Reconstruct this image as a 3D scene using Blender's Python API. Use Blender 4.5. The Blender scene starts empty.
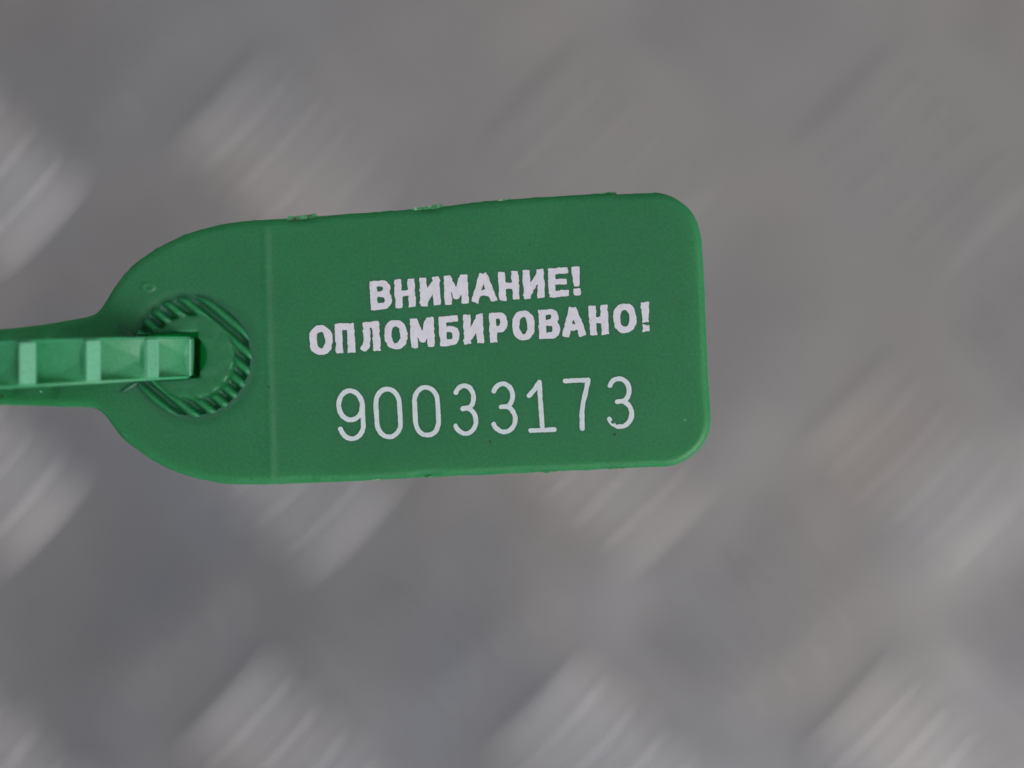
import bpy, math, random
import numpy as np
random.seed(7)
rng = np.random.default_rng(11)
sc = bpy.context.scene
S = 1e-4            # 0.1 mm: the drawing unit ("u") used for the seal
D = 0.30            # camera to tag face
H = 0.15            # tag face above the tread plate

# ------------------------------------------------------------------ camera
cd = bpy.data.cameras.new("camera")
cam = bpy.data.objects.new("camera", cd)
sc.collection.objects.link(cam)
cam.location = (0, 0, H + D)
cam.rotation_euler = (0, 0, 0)
cd.sensor_width = 36.0
cd.lens = 36.0 * D / (1024 * S)
cd.clip_start = 0.01
cd.clip_end = 100.0
cd.dof.use_dof = True
cd.dof.focus_distance = D - 0.0005
cd.dof.aperture_fstop = 7.0
cd.dof.aperture_blades = 0
sc.camera = cam

# ------------------------------------------------------------------ light
EL, AZ = math.radians(44), math.radians(-42)      # sun direction: elevation, angle from +X
sx, sy, sz = math.cos(EL)*math.cos(AZ), math.cos(EL)*math.sin(AZ), math.sin(EL)
w = bpy.data.worlds.new("World"); sc.world = w; w.use_nodes = True
nt = w.node_tree
sky = nt.nodes.new("ShaderNodeTexSky"); sky.sky_type = 'NISHITA'
sky.sun_disc = False
sky.sun_elevation = EL
sky.sun_rotation = math.atan2(sx, sy)
sky.air_density = 1.0; sky.dust_density = 4.0
hs = nt.nodes.new("ShaderNodeHueSaturation"); hs.inputs['Saturation'].default_value = 0.22   # thin overcast
nt.links.new(sky.outputs[0], hs.inputs['Color'])
nt.links.new(hs.outputs[0], nt.nodes["Background"].inputs[0])
nt.nodes["Background"].inputs[1].default_value = 0.10
sl = bpy.data.lights.new("sun", 'SUN'); sl.energy = 0.95; sl.angle = math.radians(26); sl.color = (1.0, 0.96, 0.90)
so = bpy.data.objects.new("sun", sl); sc.collection.objects.link(so)
from mathutils import Vector
so.rotation_euler = Vector((sx, sy, sz)).to_track_quat('Z', 'Y').to_euler()
so.location = (sx, sy, sz)

sc.view_settings.view_transform = 'Standard'
sc.view_settings.look = 'None'
sc.view_settings.exposure = 0.0
sc.view_settings.gamma = 1.0
sc.view_settings.use_curve_mapping = False

# ------------------------------------------------------------------ materials
def new_mat(name):
    m = bpy.data.materials.new(name); m.use_nodes = True
    return m, m.node_tree, m.node_tree.nodes["Principled BSDF"]

def N(nt, typ, **kw):
    n = nt.nodes.new(typ)
    for k, v in kw.items():
        if k in n.inputs: n.inputs[k].default_value = v
        else: setattr(n, k, v)
    return n

def ramp(nt, src, p0, c0, p1, c1):
    r = nt.nodes.new("ShaderNodeValToRGB")
    e = r.color_ramp.elements
    e[0].position, e[1].position = p0, p1
    e[0].color = (*c0, 1) if isinstance(c0, tuple) else (c0, c0, c0, 1)
    e[1].color = (*c1, 1) if isinstance(c1, tuple) else (c1, c1, c1, 1)
    nt.links.new(src, r.inputs[0])
    return r

def green_plastic(name, base, rough=0.46, specks=True, sss=1.0, grain=1.0, spec=0.45):
    m, t, b = new_mat(name)
    co = N(t, "ShaderNodeTexCoord")
    n1 = N(t, "ShaderNodeTexNoise", Scale=90.0, Detail=5.0, Roughness=0.6)
    t.links.new(co.outputs['Object'], n1.inputs['Vector'])
    lo = tuple(c*0.93 for c in base); hi = tuple(c*1.07 for c in base)
    r1 = ramp(t, n1.outputs[0], 0.3, lo, 0.7, hi)
    # fine pigment grain
    n2 = N(t, "ShaderNodeTexNoise", Scale=3200.0, Detail=3.0, Roughness=0.7)
    t.links.new(co.outputs['Object'], n2.inputs['Vector'])
    r2 = ramp(t, n2.outputs[0], 0.3, 0.74, 0.7, 1.0)
    mx = N(t, "ShaderNodeMix", data_type='RGBA', blend_type='MULTIPLY'); mx.inputs[0].default_value = 1.0
    t.links.new(r1.outputs[0], mx.inputs[6]); t.links.new(r2.outputs[0], mx.inputs[7])
    out = mx.outputs[2]
    if specks:
        for sc_, thr, col in ((420.0, 0.045, (0.02, 0.035, 0.012)), (330.0, 0.035, (0.42, 0.55, 0.40))):
            v = N(t, "ShaderNodeTexVoronoi", Scale=sc_)
            dn = N(t, "ShaderNodeTexNoise", Scale=1500.0, Detail=2.0)
            t.links.new(co.outputs['Object'], dn.inputs['Vector'])
            t.links.new(co.outputs['Object'], v.inputs['Vector'])
            sp = N(t, "ShaderNodeMath", operation='MULTIPLY_ADD')
            t.links.new(dn.outputs[0], sp.inputs[0]); sp.inputs[1].default_value = 0.10
            t.links.new(v.outputs['Distance'], sp.inputs[2])
            near = ramp(t, sp.outputs[0], thr+0.05, 1.0, thr+0.085, 0.0)
            pick = N(t, "ShaderNodeTexWhiteNoise")
            t.links.new(v.outputs['Position'], pick.inputs['Vector'])
            pr = ramp(t, pick.outputs['Value'], 0.86, 0.0, 0.90, 0.8)
            mm = N(t, "ShaderNodeMath", operation='MULTIPLY')
            t.links.new(near.outputs[0], mm.inputs[0]); t.links.new(pr.outputs[0], mm.inputs[1])
            m2 = N(t, "ShaderNodeMix", data_type='RGBA')
            t.links.new(mm.outputs[0], m2.inputs[0]); t.links.new(out, m2.inputs[6]); m2.inputs[7].default_value = (*col, 1)
            out = m2.outputs[2]
    t.links.new(out, b.inputs['Base Color'])
    b.inputs['Roughness'].default_value = rough
    b.inputs['Specular IOR Level'].default_value = spec
    b.inputs['Subsurface Weight'].default_value = sss
    b.inputs['Subsurface Radius'].default_value = (0.12, 1.0, 0.30)
    b.inputs['Subsurface Scale'].default_value = 0.006
    n3 = N(t, "ShaderNodeTexNoise", Scale=2600.0, Detail=3.0, Roughness=0.6)
    t.links.new(co.outputs['Object'], n3.inputs['Vector'])
    bp = N(t, "ShaderNodeBump", Strength=0.35*grain, Distance=0.00003)
    t.links.new(n3.outputs[0], bp.inputs['Height'])
    n4 = N(t, "ShaderNodeTexNoise", Scale=160.0, Detail=2.0)
    t.links.new(co.outputs['Object'], n4.inputs['Vector'])
    bp2 = N(t, "ShaderNodeBump", Strength=0.5, Distance=0.00015)
    t.links.new(n4.outputs[0], bp2.inputs['Height']); t.links.new(bp.outputs[0], bp2.inputs['Normal'])
    t.links.new(bp2.outputs[0], b.inputs['Normal'])
    return m

GREEN = (0.024, 0.205, 0.088)
M_tag = green_plastic("green_plastic", GREEN)
M_strap = green_plastic("green_plastic_strap", (0.050, 0.335, 0.15), rough=0.42, specks=False, sss=0.3, grain=0.5, spec=0.5)
M_crest = green_plastic("green_plastic_crest_sheen", (0.15, 0.50, 0.30), rough=0.30, specks=False, sss=0.2, grain=0.5, spec=0.6)  # bright sheen of the tooth crests put into a paler base colour
M_clip = green_plastic("green_plastic_lock", (0.024, 0.225, 0.088), rough=0.45, specks=False, sss=0.9, spec=0.45)

def flash_mat():
    m, t, b = new_mat("pale_torn_plastic")
    co = N(t, "ShaderNodeTexCoord")
    n = N(t, "ShaderNodeTexNoise", Scale=900.0, Detail=4.0, Roughness=0.7)
    t.links.new(co.outputs['Object'], n.inputs['Vector'])
    r = t.nodes.new("ShaderNodeValToRGB"); e = r.color_ramp.elements
    e[0].position, e[0].color = 0.36, (0.07, 0.035, 0.02, 1)
    e[1].position, e[1].color = 0.42, (0.03, 0.21, 0.08, 1)
    k = e.new(0.56); k.color = (0.05, 0.27, 0.11, 1)
    k = e.new(0.68); k.color = (0.45, 0.62, 0.48, 1)
    t.links.new(n.outputs[0], r.inputs[0]); t.links.new(r.outputs[0], b.inputs['Base Color'])
    b.inputs['Roughness'].default_value = 0.4
    return m
M_flash = flash_mat()

def ink(name, col):
    m, t, b = new_mat(name)
    co = N(t, "ShaderNodeTexCoord")
    n = N(t, "ShaderNodeTexNoise", Scale=1500.0, Detail=4.0, Roughness=0.7)
    t.links.new(co.outputs['Object'], n.inputs['Vector'])
    r = ramp(t, n.outputs[0], 0.25, tuple(c*0.86 for c in col), 0.6, col)
    t.links.new(r.outputs[0], b.inputs['Base Color'])
    b.inputs['Roughness'].default_value = 0.6
    return m
M_ink = ink("white_ink", (0.73, 0.72, 0.80))
M_ink2 = ink("white_number_ink", (0.66, 0.74, 0.77))

def metal():
    m, t, b = new_mat("worn_aluminium")
    co = N(t, "ShaderNodeTexCoord")
    n1 = N(t, "ShaderNodeTexNoise", Scale=28.0, Detail=5.0, Roughness=0.6)
    t.links.new(co.outputs['Object'], n1.inputs['Vector'])
    r = ramp(t, n1.outputs[0], 0.3, (0.33, 0.34, 0.375), 0.72, (0.45, 0.415, 0.395))
    # dirt
    n2 = N(t, "ShaderNodeTexNoise", Scale=26.0, Detail=6.0, Roughness=0.6)
    t.links.new(co.outputs['Object'], n2.inputs['Vector'])
    r2 = ramp(t, n2.outputs[0], 0.55, 0.0, 0.75, 0.45)
    mx = N(t, "ShaderNodeMix", data_type='RGBA')
    t.links.new(r2.outputs[0], mx.inputs[0]); t.links.new(r.outputs[0], mx.inputs[6]); mx.inputs[7].default_value = (0.29, 0.225, 0.205, 1)
    # dust patch; its paler tone also paints the brighter side of the sky reflection
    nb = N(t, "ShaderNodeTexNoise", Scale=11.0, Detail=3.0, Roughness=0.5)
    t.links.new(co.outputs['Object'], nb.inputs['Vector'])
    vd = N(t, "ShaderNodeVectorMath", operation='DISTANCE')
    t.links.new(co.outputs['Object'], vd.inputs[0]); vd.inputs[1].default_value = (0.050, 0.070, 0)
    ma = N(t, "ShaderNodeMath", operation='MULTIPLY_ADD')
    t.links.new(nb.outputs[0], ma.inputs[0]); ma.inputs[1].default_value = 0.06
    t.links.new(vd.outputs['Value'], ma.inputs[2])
    film_sheen = ramp(t, ma.outputs[0], 0.08, 0.78, 0.165, 0.0)
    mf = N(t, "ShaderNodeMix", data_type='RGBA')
    t.links.new(film_sheen.outputs[0], mf.inputs[0]); t.links.new(mx.outputs[2], mf.inputs[6]); mf.inputs[7].default_value = (0.262, 0.250, 0.247, 1)
    # lower-left darkening: dim side of the plate's sky reflection, multiplied into the colour
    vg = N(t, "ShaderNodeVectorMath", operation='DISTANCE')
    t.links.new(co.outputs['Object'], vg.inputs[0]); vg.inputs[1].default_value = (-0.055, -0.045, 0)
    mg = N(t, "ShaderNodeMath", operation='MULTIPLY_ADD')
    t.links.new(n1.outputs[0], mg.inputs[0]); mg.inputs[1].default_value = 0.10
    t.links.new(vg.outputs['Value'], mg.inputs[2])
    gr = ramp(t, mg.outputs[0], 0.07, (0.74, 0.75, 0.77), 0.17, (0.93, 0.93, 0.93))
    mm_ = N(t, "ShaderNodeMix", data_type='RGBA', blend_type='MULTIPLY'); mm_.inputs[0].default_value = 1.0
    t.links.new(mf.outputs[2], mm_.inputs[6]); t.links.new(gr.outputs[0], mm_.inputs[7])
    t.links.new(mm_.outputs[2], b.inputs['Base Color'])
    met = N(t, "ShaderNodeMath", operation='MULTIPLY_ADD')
    t.links.new(film_sheen.outputs[0], met.inputs[0]); met.inputs[1].default_value = -0.7; met.inputs[2].default_value = 0.74
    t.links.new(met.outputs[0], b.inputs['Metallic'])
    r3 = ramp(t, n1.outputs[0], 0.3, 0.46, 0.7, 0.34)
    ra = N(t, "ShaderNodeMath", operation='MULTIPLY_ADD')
    t.links.new(film_sheen.outputs[0], ra.inputs[0]); ra.inputs[1].default_value = 0.25
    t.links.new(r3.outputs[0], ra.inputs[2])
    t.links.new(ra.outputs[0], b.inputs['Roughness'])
    n3 = N(t, "ShaderNodeTexNoise", Scale=350.0, Detail=4.0, Roughness=0.6)
    t.links.new(co.outputs['Object'], n3.inputs['Vector'])
    bp = N(t, "ShaderNodeBump", Strength=0.4, Distance=0.0003)
    t.links.new(n3.outputs[0], bp.inputs['Height'])
    n4 = N(t, "ShaderNodeTexNoise", Scale=22.0, Detail=2.0)
    t.links.new(co.outputs['Object'], n4.inputs['Vector'])
    bp2 = N(t, "ShaderNodeBump", Strength=0.6, Distance=0.004)
    t.links.new(n4.outputs[0], bp2.inputs['Height']); t.links.new(bp.outputs[0], bp2.inputs['Normal'])
    t.links.new(bp2.outputs[0], b.inputs['Normal'])
    return m
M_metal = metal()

# ------------------------------------------------------------------ mesh helpers
def link_mesh(name, verts, faces, mat, parent=None, smooth=True, sharp=None):
    me = bpy.data.meshes.new(name)
    me.from_pydata([tuple(map(float, v)) for v in verts], [], faces)
    me.materials.append(mat)
    if smooth:
        me.polygons.foreach_set("use_smooth", [True]*len(me.polygons))
        if sharp is not None:
            me.set_sharp_from_angle(angle=sharp)
    me.update()
    o = bpy.data.objects.new(name, me)
    sc.collection.objects.link(o)
    if parent: o.parent = parent
    return o

def XY(px, py):                 # drawing coordinates (u, y down) to metres in the tag plane
    return (px - 512)*S, (384 - py)*S

def value_noise(x, y, cell, seed):
    r = np.random.default_rng(seed)
    T = r.random((256, 256))*2 - 1
    gx, gy = x/cell, y/cell
    ix, iy = np.floor(gx).astype(int), np.floor(gy).astype(int)
    fx, fy = gx - ix, gy - iy
    fx = fx*fx*(3-2*fx); fy = fy*fy*(3-2*fy)
    a = T[iy % 256, ix % 256]; b = T[iy % 256, (ix+1) % 256]
    c = T[(iy+1) % 256, ix % 256]; d = T[(iy+1) % 256, (ix+1) % 256]
    return (a*(1-fx)+b*fx)*(1-fy) + (c*(1-fx)+d*fx)*fy

def contour_fill(xs, ys, F):
    """Filled region F<0 on a grid: points, polygons, outline segments."""
    ny, nx = F.shape
    F = np.where(np.abs(F) < 1e-4, 1e-4, F)
    ins = F < 0
    vid = -np.ones((ny, nx), int)
    iy, ix = np.nonzero(ins)
    vid[iy, ix] = np.arange(len(iy))
    pts = list(zip(xs[ix], ys[iy]))
    cnt = ins[:-1, :-1].astype(int)+ins[:-1, 1:]+ins[1:, :-1]+ins[1:, 1:]
    faces = []
    fy, fx = np.nonzero(cnt == 4)
    q = np.stack([vid[fy, fx], vid[fy, fx+1], vid[fy+1, fx+1], vid[fy+1, fx]], 1)
    faces = q.tolist()
    cross = {}
    def cp(a, b):
        k = (a, b) if a < b else (b, a)
        if k in cross: return cross[k]
        (j0, i0), (j1, i1) = k
        f0, f1 = F[j0, i0], F[j1, i1]
        s = min(max(f0/(f0-f1), 0.04), 0.96)
        pts.append((xs[i0]+(xs[i1]-xs[i0])*s, ys[j0]+(ys[j1]-ys[j0])*s))
        cross[k] = len(pts)-1
        return cross[k]
    segs = []
    by, bx = np.nonzero((cnt > 0) & (cnt < 4))
    for j, i in zip(by.tolist(), bx.tolist()):
        c = [(j, i), (j, i+1), (j+1, i+1), (j+1, i)]
        poly = []; kinds = []
        for k in range(4):
            a, b = c[k], c[(k+1) % 4]
            if ins[a]: poly.append(int(vid[a])); kinds.append(0)
            if ins[a] != ins[b]:
                poly.append(cp(a, b)); kinds.append(2 if ins[a] else 1)  # 2 = leaving
        faces.append(poly)
        n = len(poly)
        for k in range(n):
            if kinds[k] == 2 and kinds[(k+1) % n] == 1:
                segs.append((poly[k], poly[(k+1) % n]))
    return np.array(pts), faces, segs

def poly_sdf(X, Y, P):
    """signed distance to closed polygon, negative inside"""
    P = np.array(P, float); Q = np.roll(P, -1, 0)
    d = np.full(X.shape, 1e9); inside = np.zeros(X.shape, bool)
    for (x0, y0), (x1, y1) in zip(P, Q):
        ex, ey = x1-x0, y1-y0
        t = np.clip(((X-x0)*ex+(Y-y0)*ey)/(ex*ex+ey*ey+1e-12), 0, 1)
        d = np.minimum(d, np.hypot(X-x0-t*ex, Y-y0-t*ey))
        if y0 != y1:
            c = ((y0 > Y) != (y1 > Y)) & (X < (x1-x0)*(Y-y0)/(y1-y0)+x0)
            inside ^= c
    return np.where(inside, -d, d)

def catmull(P, n=8, closed=True):
    P = [np.array(p, float) for p in P]; out = []
    m = len(P)
    rngk = range(m) if closed else range(m-1)
    for k in rngk:
        if closed: a, b, c, d = P[k-1], P[k], P[(k+1) % m], P[(k+2) % m]
        else: a, b, c, d = P[max(k-1, 0)], P[k], P[k+1], P[min(k+2, m-1)]
        for s in range(n):
            t = s/n
            out.append(0.5*((2*b)+(-a+c)*t+(2*a-5*b+4*c-d)*t*t+(-a+3*b-3*c+d)*t**3))
    if not closed: out.append(P[-1])
    return np.array(out)

# ------------------------------------------------------------------ tread plate (the ground)
def tread_plate():
    V, Fc = [], []
    PX = 315*S*(D+H)/D; PY = 302*S*(D+H)/D
    ox, oy = (285-512)*S*(D+H)/D, (384-464)*S*(D+H)/D
    nu, nv = 18, 8
    L, W, HB = 0.0120, 0.0020, 0.00082
    proto = []; pf = []
    for i in range(nu+1):
        u = -1+2*i/nu
        wv = W*max(1-abs(u)**2.4, 0.0)**0.75+0.0002
        hm = HB*max(1-abs(u)**3, 0.0)**0.6
        for j in range(nv+1):
            v = -1+2*j/nv
            flare = 1.0
            z = hm*(math.cos(v*math.pi/2)**1.1) if abs(v) < 1 else 0.0
            if abs(v) == 1 or i in (0, nu): z = -0.0004
            proto.append((u*L, v*wv*flare, z))
    for i in range(nu):
        for j in range(nv):
            a = i*(nv+1)+j
            pf.append((a, a+nv+1, a+nv+2, a+1))
    proto = np.array(proto)
    K = 8
    sp = 0.0059
    for gi in range(-K, K+1):
        for gj in range(-K, K+1):
            for kind in (0, 1):
                cx = ox+gi*PX+(PX/2 if kind else 0); cy = oy+gj*PY+(PY/2 if kind else 0)
                ang = math.radians(-47 if kind else 46)
                gz = random.uniform(0.75, 1.1)
                for k in range(-2, 3):
                    a = ang+random.uniform(-.03, .03)
                    ca, sa = math.cos(a), math.sin(a)
                    nx, ny = -math.sin(ang), math.cos(ang)
                    s = 1+random.uniform(-.05, .05)
                    hz = gz*(1+random.uniform(-.22, .15))
                    x = (proto[:, 0]*ca-proto[:, 1]*sa)*s+cx+nx*sp*k
                    y = (proto[:, 0]*sa+proto[:, 1]*ca)*s+cy+ny*sp*k
                    o = len(V)
                    V.extend(zip(x, y, proto[:, 2]*hz))
                    Fc.extend([(p+o, q+o, r+o, t+o) for p, q, r, t in pf])
    o = len(V)
    B = 3.0
    V += [(-B, -B, 0), (B, -B, 0), (B, B, 0), (-B, B, 0)]
    Fc.append((o, o+1, o+2, o+3))
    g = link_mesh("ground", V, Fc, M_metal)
    g['kind'] = 'structure'
    g['label'] = 'worn grey aluminium tread plate with raised bars in crossed groups of five'
    return g
tread_plate()

# ------------------------------------------------------------------ the seal
root = bpy.data.objects.new("security_seal", None)
sc.collection.objects.link(root)
root.location = (0, 0, H)
root.empty_display_size = 0.01
root['label'] = 'green plastic numbered security seal with toothed strap looped through its round lock'
root['category'] = 'security seal'

TH = 15.0      # tag thickness (u)
def droop(x):   # the neck bends away from the camera (u)
    t = np.maximum(118.0-x, 0)
    return -0.0027*t*t

outline = [(0,329),(25,326.5),(51,323),(75,319),(91,315.5),(100,309),(108,297),(117,283),(133,264.5),(156,248.5),
 (183.6,235),(215,225.4),(247,220.5),(265,219.6),(286,218.3),(317,216.0),(349,213.6),(398,210.2),
 (415,208.4),(441,206.0),(470,202.6),(502,199.6),(560,195.6),(590,193.8),(614,192.4),(618,194.0),
 (648,192.6),(662,193),(677,198.8),(690.6,210),(698.5,225),(702.5,247.5),(705,294),(707,340),(708.6,381.7),(711,411),
 (710,429.6),(703.8,444),(693,455.6),(681,463),(668,466.6),(643,467.6),(560,471.4),(480,475.2),(400,479),(320,482.8),(264,484.6),
 (226,484),(196.7,478.6),(173,471),(152.7,460.5),(135,448.8),(123.4,440),(113,427),(103.5,414.5),(94,408.8),(80,407.5),(51,406.5),(0,405)]
def unproject(p):
    x, y = p
    if x >= 118: return (x, y)
    for _ in range(4):
        k = 1 - droop((x if _ else p[0]))*S/D
        x = 512+(p[0]-512)*k; y = 384+(p[1]-384)*k
    return (x, y)
OL = [unproject(p) for p in outline]
xe, (yt, yb) = -48.0, (0, 0)
OL = [tuple(p) for p in catmull(OL, 4, closed=False)]
# lengthen the neck to the left, outside the frame
t0, b0 = OL[0], OL[-1]
OL = [(xe, t0[1]+4.5)] + OL + [(xe, b0[1]+0.5)]

CX, CY = 192.0, 357.0
def hole_sdf(X, Y):
    a = math.radians(-2.6)
    x = (X-170)*math.cos(a)+(Y-356)*math.sin(a); y = -(X-170)*math.sin(a)+(Y-356)*math.cos(a)
    box = np.maximum(np.abs(x+1)-29.5, np.abs(y)-22.6)
    arc = np.maximum(np.hypot(x-14, y)-22.0, np.abs(y)-19.5)
    return np.minimum(box, arc)

def body_top(x, y, d):
    """surface height (u) of the tag front, d = distance inside the outline"""
    r = 8.0
    dd = np.clip(d, 0, r)
    z = -r + np.sqrt(np.maximum(r*r-(r-dd)**2, 0)) 
    z = z*0.75
    # moulded weld line between lock half and printed half
    xl = 266.5+(y-222)*0.026
    z += 0.7*np.exp(-((x-xl+1)/4)**2)*np.clip(d/12, 0, 1)
    z += 0.9*(1-np.clip((xl-x)/70, 0, 1))/(1+np.exp((x-xl)/2.2))*np.clip(d/10, 0, 1)
    # shallow print panel sink
    z += 0.5*value_noise(x+300, y+300, 70, 3)*np.clip(d/20, 0, 1)
    # small ejector mark
    q = np.hypot((x-148)*0.8, (y-287)*1.15)
    z += 1.6*np.clip(1-(q/6.5)**4, 0, 1)*np.clip(d/6, 0, 1) - 1.0*np.clip(1-(q/4.0)**2, 0, 1)
    # hollow around the lock ring
    rr = np.hypot(x-CX, y-CY)
    z += -0.8*np.exp(-((rr-63)/5)**2)
    z -= np.where(rr < 57.8, 11.0, 0.0)
    # neck ribs
    for c_, wd, h_ in ((50, 7, -3.5), (26, 9, 2.0), (8, 5, -2.5)):
        z += h_*np.exp(-((x-c_)/wd)**2)*np.clip((d-8)/8, 0, 1)
    # thin moulding flash on the upper edge
    for fx, fw in ((301, 15), (428, 13)):
        z += -3.0*np.exp(-((x-fx)/fw)**4)*np.exp(-(d/5)**2)
    return z + droop(x)

def build_body():
    g = 1.0
    xs = np.arange(xe-3, 716, g)+0.13; ys = np.arange(186, 492, g)+0.17
    X, Y = np.meshgrid(xs, ys)
    O = poly_sdf(X, Y, OL)
    O = O + 0.35*value_noise(X, Y, 5, 8) + 0.35*value_noise(X, Y, 14, 9)
    F = np.maximum(O, -(hole_sdf(X, Y)))
    pts, faces, segs = contour_fill(xs, ys, F)
    px, py = pts[:, 0], pts[:, 1]
    d = -poly_sdf(px, py, OL)
    z = body_top(px, py, d)
    n = len(pts)
    x_m, y_m = (px-512)*S, (384-py)*S
    top = np.stack([x_m, y_m, z*S], 1)
    zb = -TH+droop(px)
    bot = np.stack([x_m, y_m, zb*S], 1)
    V = np.concatenate([top, bot])
    Fs = [f[::-1] for f in faces] + [[i+n for i in f] for f in faces]
    Fs = [f if False else f for f in Fs]
    for a, b in segs:
        Fs.append([a, b, b+n, a+n])
    return V, Fs
V, Fs = build_body()
body = link_mesh("tag", V, Fs, M_tag, root, True, math.radians(50))

# ragged moulding flash left along the parting edge
def flash(name, wins, ys0, ys1, seed):
    xs = np.arange(min(w_[0] for w_ in wins)-4, max(w_[1] for w_ in wins)+4, 0.5); ys = np.arange(ys0, ys1, 0.5)
    X, Y = np.meshgrid(xs, ys)
    O = poly_sdf(X, Y, OL)
    amp = np.full(X.shape, -3.0)
    for a, b, h in wins:
        k = np.clip(np.minimum(X-a, b-X)/2.5, -1, 1)
        amp = np.maximum(amp, np.where(k > -1, h*k+(k-1)*1.5, -3))
    prof = amp + 1.0*value_noise(X, Y*0, 7.0, seed) + 0.8*value_noise(X, Y*0.3, 2.2, seed+1)
    F = np.maximum(O-np.maximum(prof, -2.5), -(O+1.5)-0.3*prof)
    pts, faces, segs = contour_fill(xs, ys, F)
    z = -3.8+0.8*value_noise(pts[:, 0], pts[:, 1], 4, seed+3)
    V = np.stack([(pts[:, 0]-512)*S, (384-pts[:, 1])*S, z*S], 1)
    n = len(V); B = V.copy(); B[:, 2] -= 2.2*S
    V = np.concatenate([V, B])
    Fs = [f[::-1] for f in faces]+[[i+n for i in f] for f in faces]+[[a, b, b+n, a+n] for a, b in segs]
    o = link_mesh(name, V, Fs, M_flash, root, True, math.radians(40))
    o['label'] = 'ragged pale sliver of moulding flash along the tag edge'
flash("moulding_flash", [(286, 318, 2.0), (412, 444, 1.2), (468, 512, 0.35), (596, 619, 0.9)], 186, 226, 61)
flash("moulding_flash", [(372, 380, 0.2), (424, 433, 0.9), (520, 560, 0.0), (608, 634, 0.3)], 440, 490, 71)

# ---- ring with slanting teeth round the lock hole
def build_ring():
    g = 0.6
    xs = np.arange(CX-70, CX+70, g); ys = np.arange(CY-70, CY+70, g)
    X, Y = np.meshgrid(xs, ys)
    r = np.hypot(X-CX, Y-CY)
    F = np.maximum(r-62, -hole_sdf(X, Y)+0.6)
    pts, faces, segs = contour_fill(xs, ys, F)
    px, py = pts[:, 0], pts[:, 1]
    r = np.hypot(px-CX, py-CY)
    a = math.radians(40)
    cr = -(px-CX)*math.sin(a)+(py-CY)*math.cos(a)
    ph = ((cr+3.0)/13.6) % 1.0
    # tooth section: sloping ridge, then deep gap
    rid = np.clip(0.62+0.75*np.cos(2*math.pi*(ph-0.36)), 0, 1.25)
    rid = np.where(rid < 1, rid*rid*(3-2*rid), rid)
    plate = 1/(1+np.exp((r-42.5)/0.9))
    ann = 1/(1+np.exp((r-57.5)/1.0))
    z = -3.0+0.15*value_noise(px, py, 8, 15)+(1-plate)*rid*(3.6+3.0*np.clip((61.5-r)/5, 0, 1)*np.clip((r-40)/6, 0, 1)) + plate*4.4
    z -= (1-plate)*np.clip(1-rid, 0, 1)*(3.0*np.clip((58.5-r)/5, 0, 1)-1.5*np.clip((r-53)/5, 0, 1))
    z += plate*0.35*value_noise(px, py, 9, 5)
    h = -hole_sdf(px, py)
    hd = -h
    z -= 1.3*np.exp(-(hd/1.6)**2)*plate
    z = np.where(r > 60.5, -9.5, z)
    n = len(pts)
    V = np.stack([(px-512)*S, (384-py)*S, z*S], 1)
    B = V.copy(); B[:, 2] = -(TH+1.0)*S
    used = sorted({i for s in segs for i in s})
    mp = {i: n+k for k, i in enumerate(used)}
    V = np.concatenate([V, B[used]])
    Fs = [f[::-1] for f in faces]
    for p, q in segs: Fs.append([p, q, mp[q], mp[p]])
    return V, Fs
V, Fs = build_ring()
link_mesh("lock_ring", V, Fs, M_clip, root, True, math.radians(55))

# closed socket behind the lock ring; the strap end runs down through it
def cup():
    V, Fs = [], []; n = 48
    prof = [(58, -TH+1), (58, -62), (54, -68), (0.5, -68), (0.5, -64), (50, -64), (53, -60), (53, -TH+1)]
    for i in range(n):
        a = 2*math.pi*i/n
        for r, z in prof:
            X_, Y_ = XY(CX+r*math.cos(a), CY+r*math.sin(a)); V.append((X_, Y_, z*S))
    m = len(prof)
    for i in range(n):
        for k in range(m):
            a, b = i*m+k, i*m+(k+1) % m; c, d = ((i+1) % n)*m+(k+1) % m, ((i+1) % n)*m+k
            Fs.append((a, b, c, d))
    return V, Fs
V, Fs = cup()
link_mesh("lock_socket", V, Fs, M_clip, root, True, math.radians(35))

# two small guide wedges left of the ring
def wedge(px0, py0, px1, py1, wd, h):
    V = []; n = 10
    dx, dy = px1-px0, py1-py0; L = math.hypot(dx, dy); nx, ny = -dy/L, dx/L
    for i in range(n+1):
        t = i/n; k = math.sin(math.pi*min(max(t, .02), .98))**0.5
        for v in (-1, -.5, 0, .5, 1):
            x = px0+dx*t+nx*wd*k*v; y = py0+dy*t+ny*wd*k*v
            z = h*k*(1-v*v)-1.2
            X_, Y_ = XY(x, y); V.append((X_, Y_, z*S))
    Fs = [(i*5+j, i*5+j+1, i*5+j+6, i*5+j+5) for i in range(n) for j in range(4)]
    return V, Fs
for a in ((117, 324, 136, 340, 3.6, 3.2), (118, 394, 139, 381, 3.6, 3.2)):
    V, Fs = wedge(*a)
    link_mesh("guide_rib", V, Fs, M_clip, root)

# ---- toothed strap: swept section, path in (x, z) of the seal (mm)
path = catmull([(-32.6, -26), (-32.3, -18), (-32.0, -9), (-31.9, -4), (-32.0, -1.2), (-33.0, 1.6), (-36.2, 4.9), (-41.6, 7.7), (-48.3, 8.9), (-56, 8.6), (-65, 6.0),
                (-73, -1.5), (-77, -11), (-76, -20), (-70.5, -25.0), (-64, -24.0), (-60, -18.5), (-57.0, -11.4), (-54.0, -7.0)], 30, closed=False)
seg = np.hypot(*(path[1:]-path[:-1]).T); arc = np.concatenate([[0], np.cumsum(seg)])
def at(s):
    return np.array([np.interp(s, arc, path[:, 0]), np.interp(s, arc, path[:, 1])])
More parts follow.
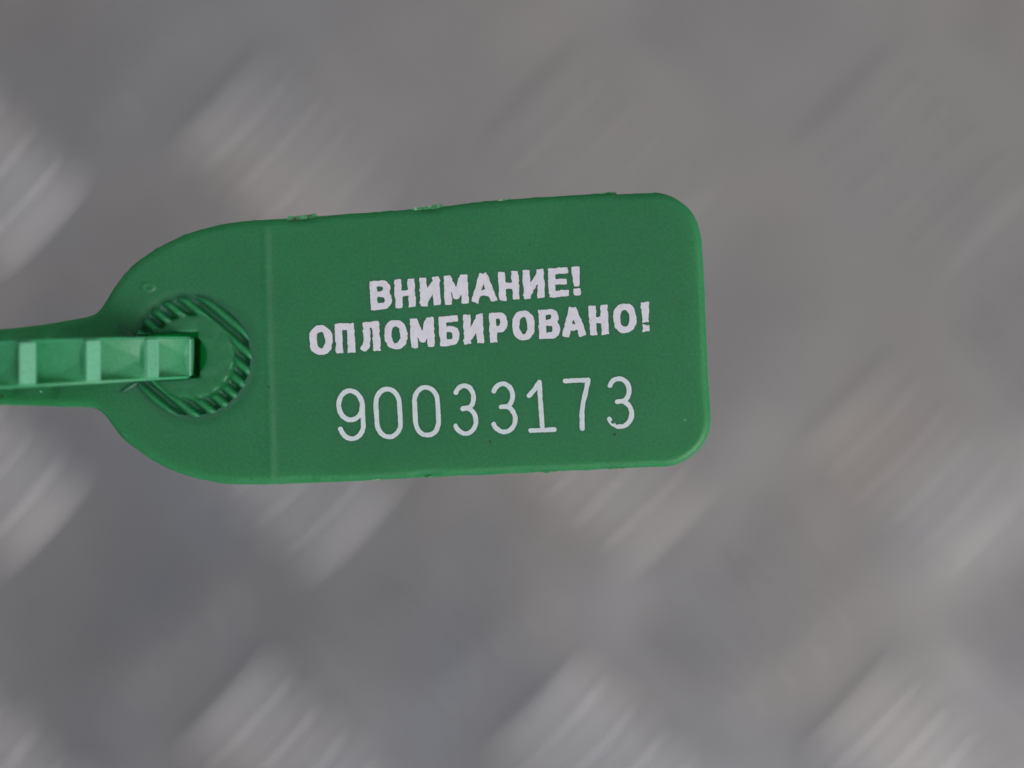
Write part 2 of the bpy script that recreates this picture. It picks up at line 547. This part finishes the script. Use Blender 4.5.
# arc position where the strap meets the edge of the lock hole
iref = int(np.argmin(np.abs(path[:, 0]+32.0)+np.abs(path[:, 1]+1.2)))
S0 = arc[iref]
PITCH = 6.3
def strap():
    V, Fs = [], []
    ds = 0.10
    ns = int(arc[-1]/ds)
    tt = np.array([-1, -.965, -.93, -.88, -.86, -.8, -.7, -.6, -.5, -.4, -.3, -.2, -.1, 0, .1, .2, .3, .4, .5, .6, .7, .8, .86, .88, .93, .965, 1])
    T = 2.9         # mm thick
    rows = 0
    plain0 = arc[-1]-34      # smooth part towards the neck
    for i in range(ns+1):
        s = i*ds
        p = at(s); q = at(min(s+0.15, arc[-1])); o = at(max(s-0.15, 0))
        t = (q-o)/np.linalg.norm(q-o)
        nrm = np.array([t[1], -t[0]])       # outward (towards the camera on the visible run)
        yc = (384-(357.0-(p[0]-(-31.5))*10*0.046))*S*1000
        half = 2.10+0.012*min(max(s-S0, 0), 20)
        if s > arc[-1]-20: half = 2.3+(s-(arc[-1]-20))/20*1.3
        ph = ((s-S0-0.42)/PITCH) % 1.0       # 0 = the tooth nearest the hole
        ph = (ph+0.135) % 1.0
        band = 0.27
        for k, v in enumerate(tt):
            y = yc - v*half
            h = 0.0
            if abs(v) >= .999: h = -0.16
            elif abs(v) >= .96: h = -0.03
            if s < plain0 and abs(v) < 0.87:
                if ph > band:
                    # u: 1 right under the next tooth's wall -> 0 where the ramp meets the band
                    u = 1-(1-ph)/(1-band)*1.0
                    # s grows away from the hole; wall stands on the side nearer the hole of each tooth
                    u = (1-ph)/(1-band)      # 1 beside tooth (far-from-hole side), 0 at the next tooth
                    uu = 1-u                 # deep where next tooth's wall drops
                    edge = min(uu/0.06, 1)
                    wall = min((u)/0.035, 1)
                    tri = 0.86*uu
                    dep = 0.36+1.20*uu
                    if abs(v) > tri: dep -= 0.48*(abs(v)-tri)
                    else: dep -= 0.05*uu
                    h = -max(dep, 0.05)*wall*min(edge, 1)
                else:
                    b = ph/band
                    h = 0.0+(0.15+0.6*min(max((s-S0-4)/12, 0), 1))*b*min(1.0, (1-b)/0.10)
            X = p[0]+nrm[0]*h; Z = p[1]+nrm[1]*h
            V.append((X*1e-3, y*1e-3, Z*1e-3))
        # back
        for v in (1, -1):
            X = p[0]-nrm[0]*T*0.62; Z = p[1]-nrm[1]*T*0.62
            V.append((X*1e-3, (yc-v*half*0.97)*1e-3, Z*1e-3))
        rows += 1
    m = len(tt)+2
    for i in range(rows-1):
        for k in range(m):
            a, b = i*m+k, i*m+(k+1) % m
            Fs.append((a, b, b+m, a+m))
    Fs.append(tuple(range(m))[::-1]); Fs.append(tuple((rows-1)*m+k for k in range(m)))
    return V, Fs
V, Fs = strap()
so_ = link_mesh("toothed_strap", V, Fs, M_strap, root, True, math.radians(28))
so_.data.materials.append(M_crest)  # paler slot paints the sheen on the tooth bands
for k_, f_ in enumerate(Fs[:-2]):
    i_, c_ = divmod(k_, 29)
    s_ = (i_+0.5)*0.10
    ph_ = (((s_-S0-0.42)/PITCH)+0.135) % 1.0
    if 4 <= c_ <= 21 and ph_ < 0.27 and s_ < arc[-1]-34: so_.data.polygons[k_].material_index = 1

# ------------------------------------------------------------------ lettering
def arcp(cx, cy, rx, ry, a0, a1, n=14):
    return [(cx+rx*math.cos(math.radians(a0+(a1-a0)*i/n)), cy+ry*math.sin(math.radians(a0+(a1-a0)*i/n))) for i in range(n+1)]
def sup(n=28):
    o = []
    for i in range(n+1):
        a = 2*math.pi*i/n; c, s = math.cos(a), math.sin(a)
        o.append((.5+.5*math.copysign(abs(c)**.85, c), .5+.5*math.copysign(abs(s)**.85, s)))
    return o
G = {
 'В': [[(0,0),(0,1)], [(0,1),(.62,1)]+arcp(.62,.77,.30,.23,90,-90,8)+[(0,.54)], [(.6,.54)]+arcp(.68,.27,.32,.27,90,-90,8)+[(0,0)]],
 'Н': [[(0,0),(0,1)], [(1,0),(1,1)], [(0,.5),(1,.5)]],
 'И': [[(0,0),(0,1)], [(1,0),(1,1)], [(0,.06),(1,.94)]],
 'М': [[(0,0),(0,1)], [(1,0),(1,1)], [(.08,.95),(.5,.22),(.92,.95)]],
 'А': [[(0,0),(.44,1)], [(.56,1),(1,0)], [(.2,.27),(.8,.27)]],
 'Е': [[(0,0),(0,1)], [(0,1),(1,1)], [(0,.52),(.9,.52)], [(0,0),(1,0)]],
 'О': [sup()],
 'П': [[(0,0),(0,1)], [(1,0),(1,1)], [(0,1),(1,1)]],
 'Л': [[(1,0),(1,1)], [(.3,1),(1,1)], [(.3,1),(.27,.35),(.2,.1),(.0,.02)]],
 'Б': [[(0,0),(0,1)], [(0,1),(.9,1)], [(0,.57),(.62,.57)]+arcp(.66,.285,.34,.285,90,-90,8)+[(0,0)]],
 'Р': [[(0,0),(0,1)], [(0,1),(.62,1)]+arcp(.66,.71,.34,.29,90,-90,8)+[(0,.42)]],
 '!': [[(.5,1),(.5,.40)], [(.5,.0),(.5,.03)]],
 '0': [arcp(.5,.70,.5,.30,0,180,14)+arcp(.5,.30,.5,.30,180,360,14)+[(1,.7)]],
 '9': [arcp(.5,.695,.5,.305,0,360,28), [(1,.695),(1,.3)]+arcp(.5,.29,.5,.29,0,-165,14)],
 '3': [arcp(.5,.755,.45,.245,155,-62,14)+[(.66,.53),(.38,.52)], [(.62,.53)]+arcp(.47,.27,.53,.27,62,-158,16)],
 '1': [[(0.02,.73),(.25,.84),(.48,1),(.5,0)], [(0,0),(1,0)]],
 '7': [[(0,1),(1,1)]+[(.88,.78),(.74,.56),(.65,.34),(.62,0)]],
}
def text_part(name, items, slope, lean, y_of_x, height, hw, hwv, mat, square, rough, seed, bites=()):
    """items: (char, x0, x1) ink extents; y_of_x: ink bottom at given x"""
    xa, xb = items[0][1]-5, items[-1][2]+5
    g = 0.45
    ybot = max(y_of_x(xa), y_of_x(xb))+8; ytop = min(y_of_x(xa), y_of_x(xb))-height-8
    xs = np.arange(xa, xb, g)+.11; ys = np.arange(ytop, ybot, g)+.07
    X, Y = np.meshgrid(xs, ys)
    F = np.full(X.shape, 50.0)
    tl = math.tan(math.radians(lean)); ts = math.tan(math.radians(slope))
    for ch, x0, x1 in items:
        lo, hi = x0, x1
        shift = height*tl
        # ink box narrowed by the lean
        wd = (hi-lo)-shift
        cxm = (lo+hi)/2
        i0, i1 = np.searchsorted(xs, lo-6), np.searchsorted(xs, hi+6)
        xx, yy = X[:, i0:i1], Y[:, i0:i1]
        best = np.full(xx.shape, 50.0)
        for line in G[ch]:
            P = []
            for u, v in line:
                lx = -wd/2+hw+u*(wd-2*hw)
                if ch == '!': lx = 0
                ly = hwv+v*(height-2*hwv)
                P.append((cxm+lx-(ly-height/2)*tl, y_of_x(cxm)-lx*ts-ly))
            for (ax, ay), (bx, by) in zip(P[:-1], P[1:]):
                ex, ey = bx-ax, by-ay; L = math.hypot(ex, ey)
                if L < 1e-6: continue
                ex, ey = ex/L, ey/L
                mx, my = (ax+bx)/2, (ay+by)/2
                ul = np.abs((xx-mx)*ex+(yy-my)*ey); vl = np.abs(-(xx-mx)*ey+(yy-my)*ex)
                wloc = math.hypot(hw*ey, hwv*ex)
                if ch == '!' and line[0][1] == 1: wloc = hw*(0.85+0.35*np.clip((-(yy-y_of_x(cxm)))/height-.4, 0, .6)/.6)
                if square and len(line) == 2:
                    rc = 0.5
                    capl = hwv if abs(ey) > abs(ex) else hw
                    qx, qy = ul-(L/2+capl-rc), vl-(wloc-rc)
                    dd = np.hypot(np.maximum(qx, 0), np.maximum(qy, 0))+np.minimum(np.maximum(qx, qy), 0)-rc
                else:
                    qx = ul-L/2
                    dd = np.hypot(np.maximum(qx, 0), vl)-wloc
                best = np.minimum(best, dd)
        F[:, i0:i1] = np.minimum(F[:, i0:i1], best)
    for bx, by, br in bites:
        F = np.maximum(F, br-np.hypot(X-bx, Y-by))
    F = F + rough*value_noise(X, Y, 2.4, seed) + rough*0.7*value_noise(X, Y, 4.2, seed+1)
    # pinholes in the print
    F = np.where(value_noise(X, Y, 1.5, seed+5) > 0.93, np.maximum(F, 0.25), F)
    pts, faces, segs = contour_fill(xs, ys, F)
    px, py = pts[:, 0], pts[:, 1]
    z = body_top(px, py, np.full(px.shape, 40.0))+0.22
    V = np.stack([(px-512)*S, (384-py)*S, z*S], 1)
    n = len(V); B = V.copy(); B[:, 2] -= 0.35*S
    V = np.concatenate([V, B])
    Fs = [f[::-1] for f in faces]+[[a, b, b+n, a+n] for a, b in segs]
    return link_mesh(name, V, Fs, mat, root, True, math.radians(40))

l1 = [('В',369.4,392.3),('Н',394,416),('И',419.2,440.7),('М',443.6,468.9),('А',470.5,496.8),('Н',497.8,519.8),('И',522.5,545),('Е',547.6,569.3),('!',571.8,581)]
l2 = [('О',308.5,333.2),('П',334.6,355.4),('Л',358.8,380.6),('О',383.5,408.2),('М',409.5,435),('Б',438.6,460.4),('И',462.8,484.2),('Р',488.6,508.4),('О',511.4,535.4),
      ('В',538,560.6),('А',561,585.8),('Н',588.3,609),('О',612.5,637),('!',640.6,650.4)]
l3 = [('9',335.4,366.6),('0',372.6,403.8),('0',411.1,442),('3',451.2,479.2),('3',489.2,518.4),('1',525.4,556.7),('7',562.6,593.4),('3',605,634.9)]
t4 = math.tan(math.radians(4.08))
a = text_part("lettering", l1, 4.08, 3.2, lambda x: 309.3-(x-381)*t4, 28.7, 3.5, 3.05, M_ink, True, 0.50, 21)
a['label'] = 'upper line of bold white capitals with exclamation mark'
a = text_part("lettering", l2, 4.08, 3.2, lambda x: 354.6-(x-321)*t4, 29.4, 3.6, 3.1, M_ink, True, 0.54, 31)
a['label'] = 'second line of bold white capitals with exclamation mark'
a = text_part("serial_number", l3, 2.6, 3.3, lambda x: 441.0-(x-351)*math.tan(math.radians(2.58)), 52.6, 2.35, 2.3, M_ink2, False, 0.25, 41,
              bites=((613.0, 421.9, 1.9), (617.0, 423.2, 1.7), (622.3, 422.6, 1.9)))
a['label'] = 'white thin-stroke number 90033173'
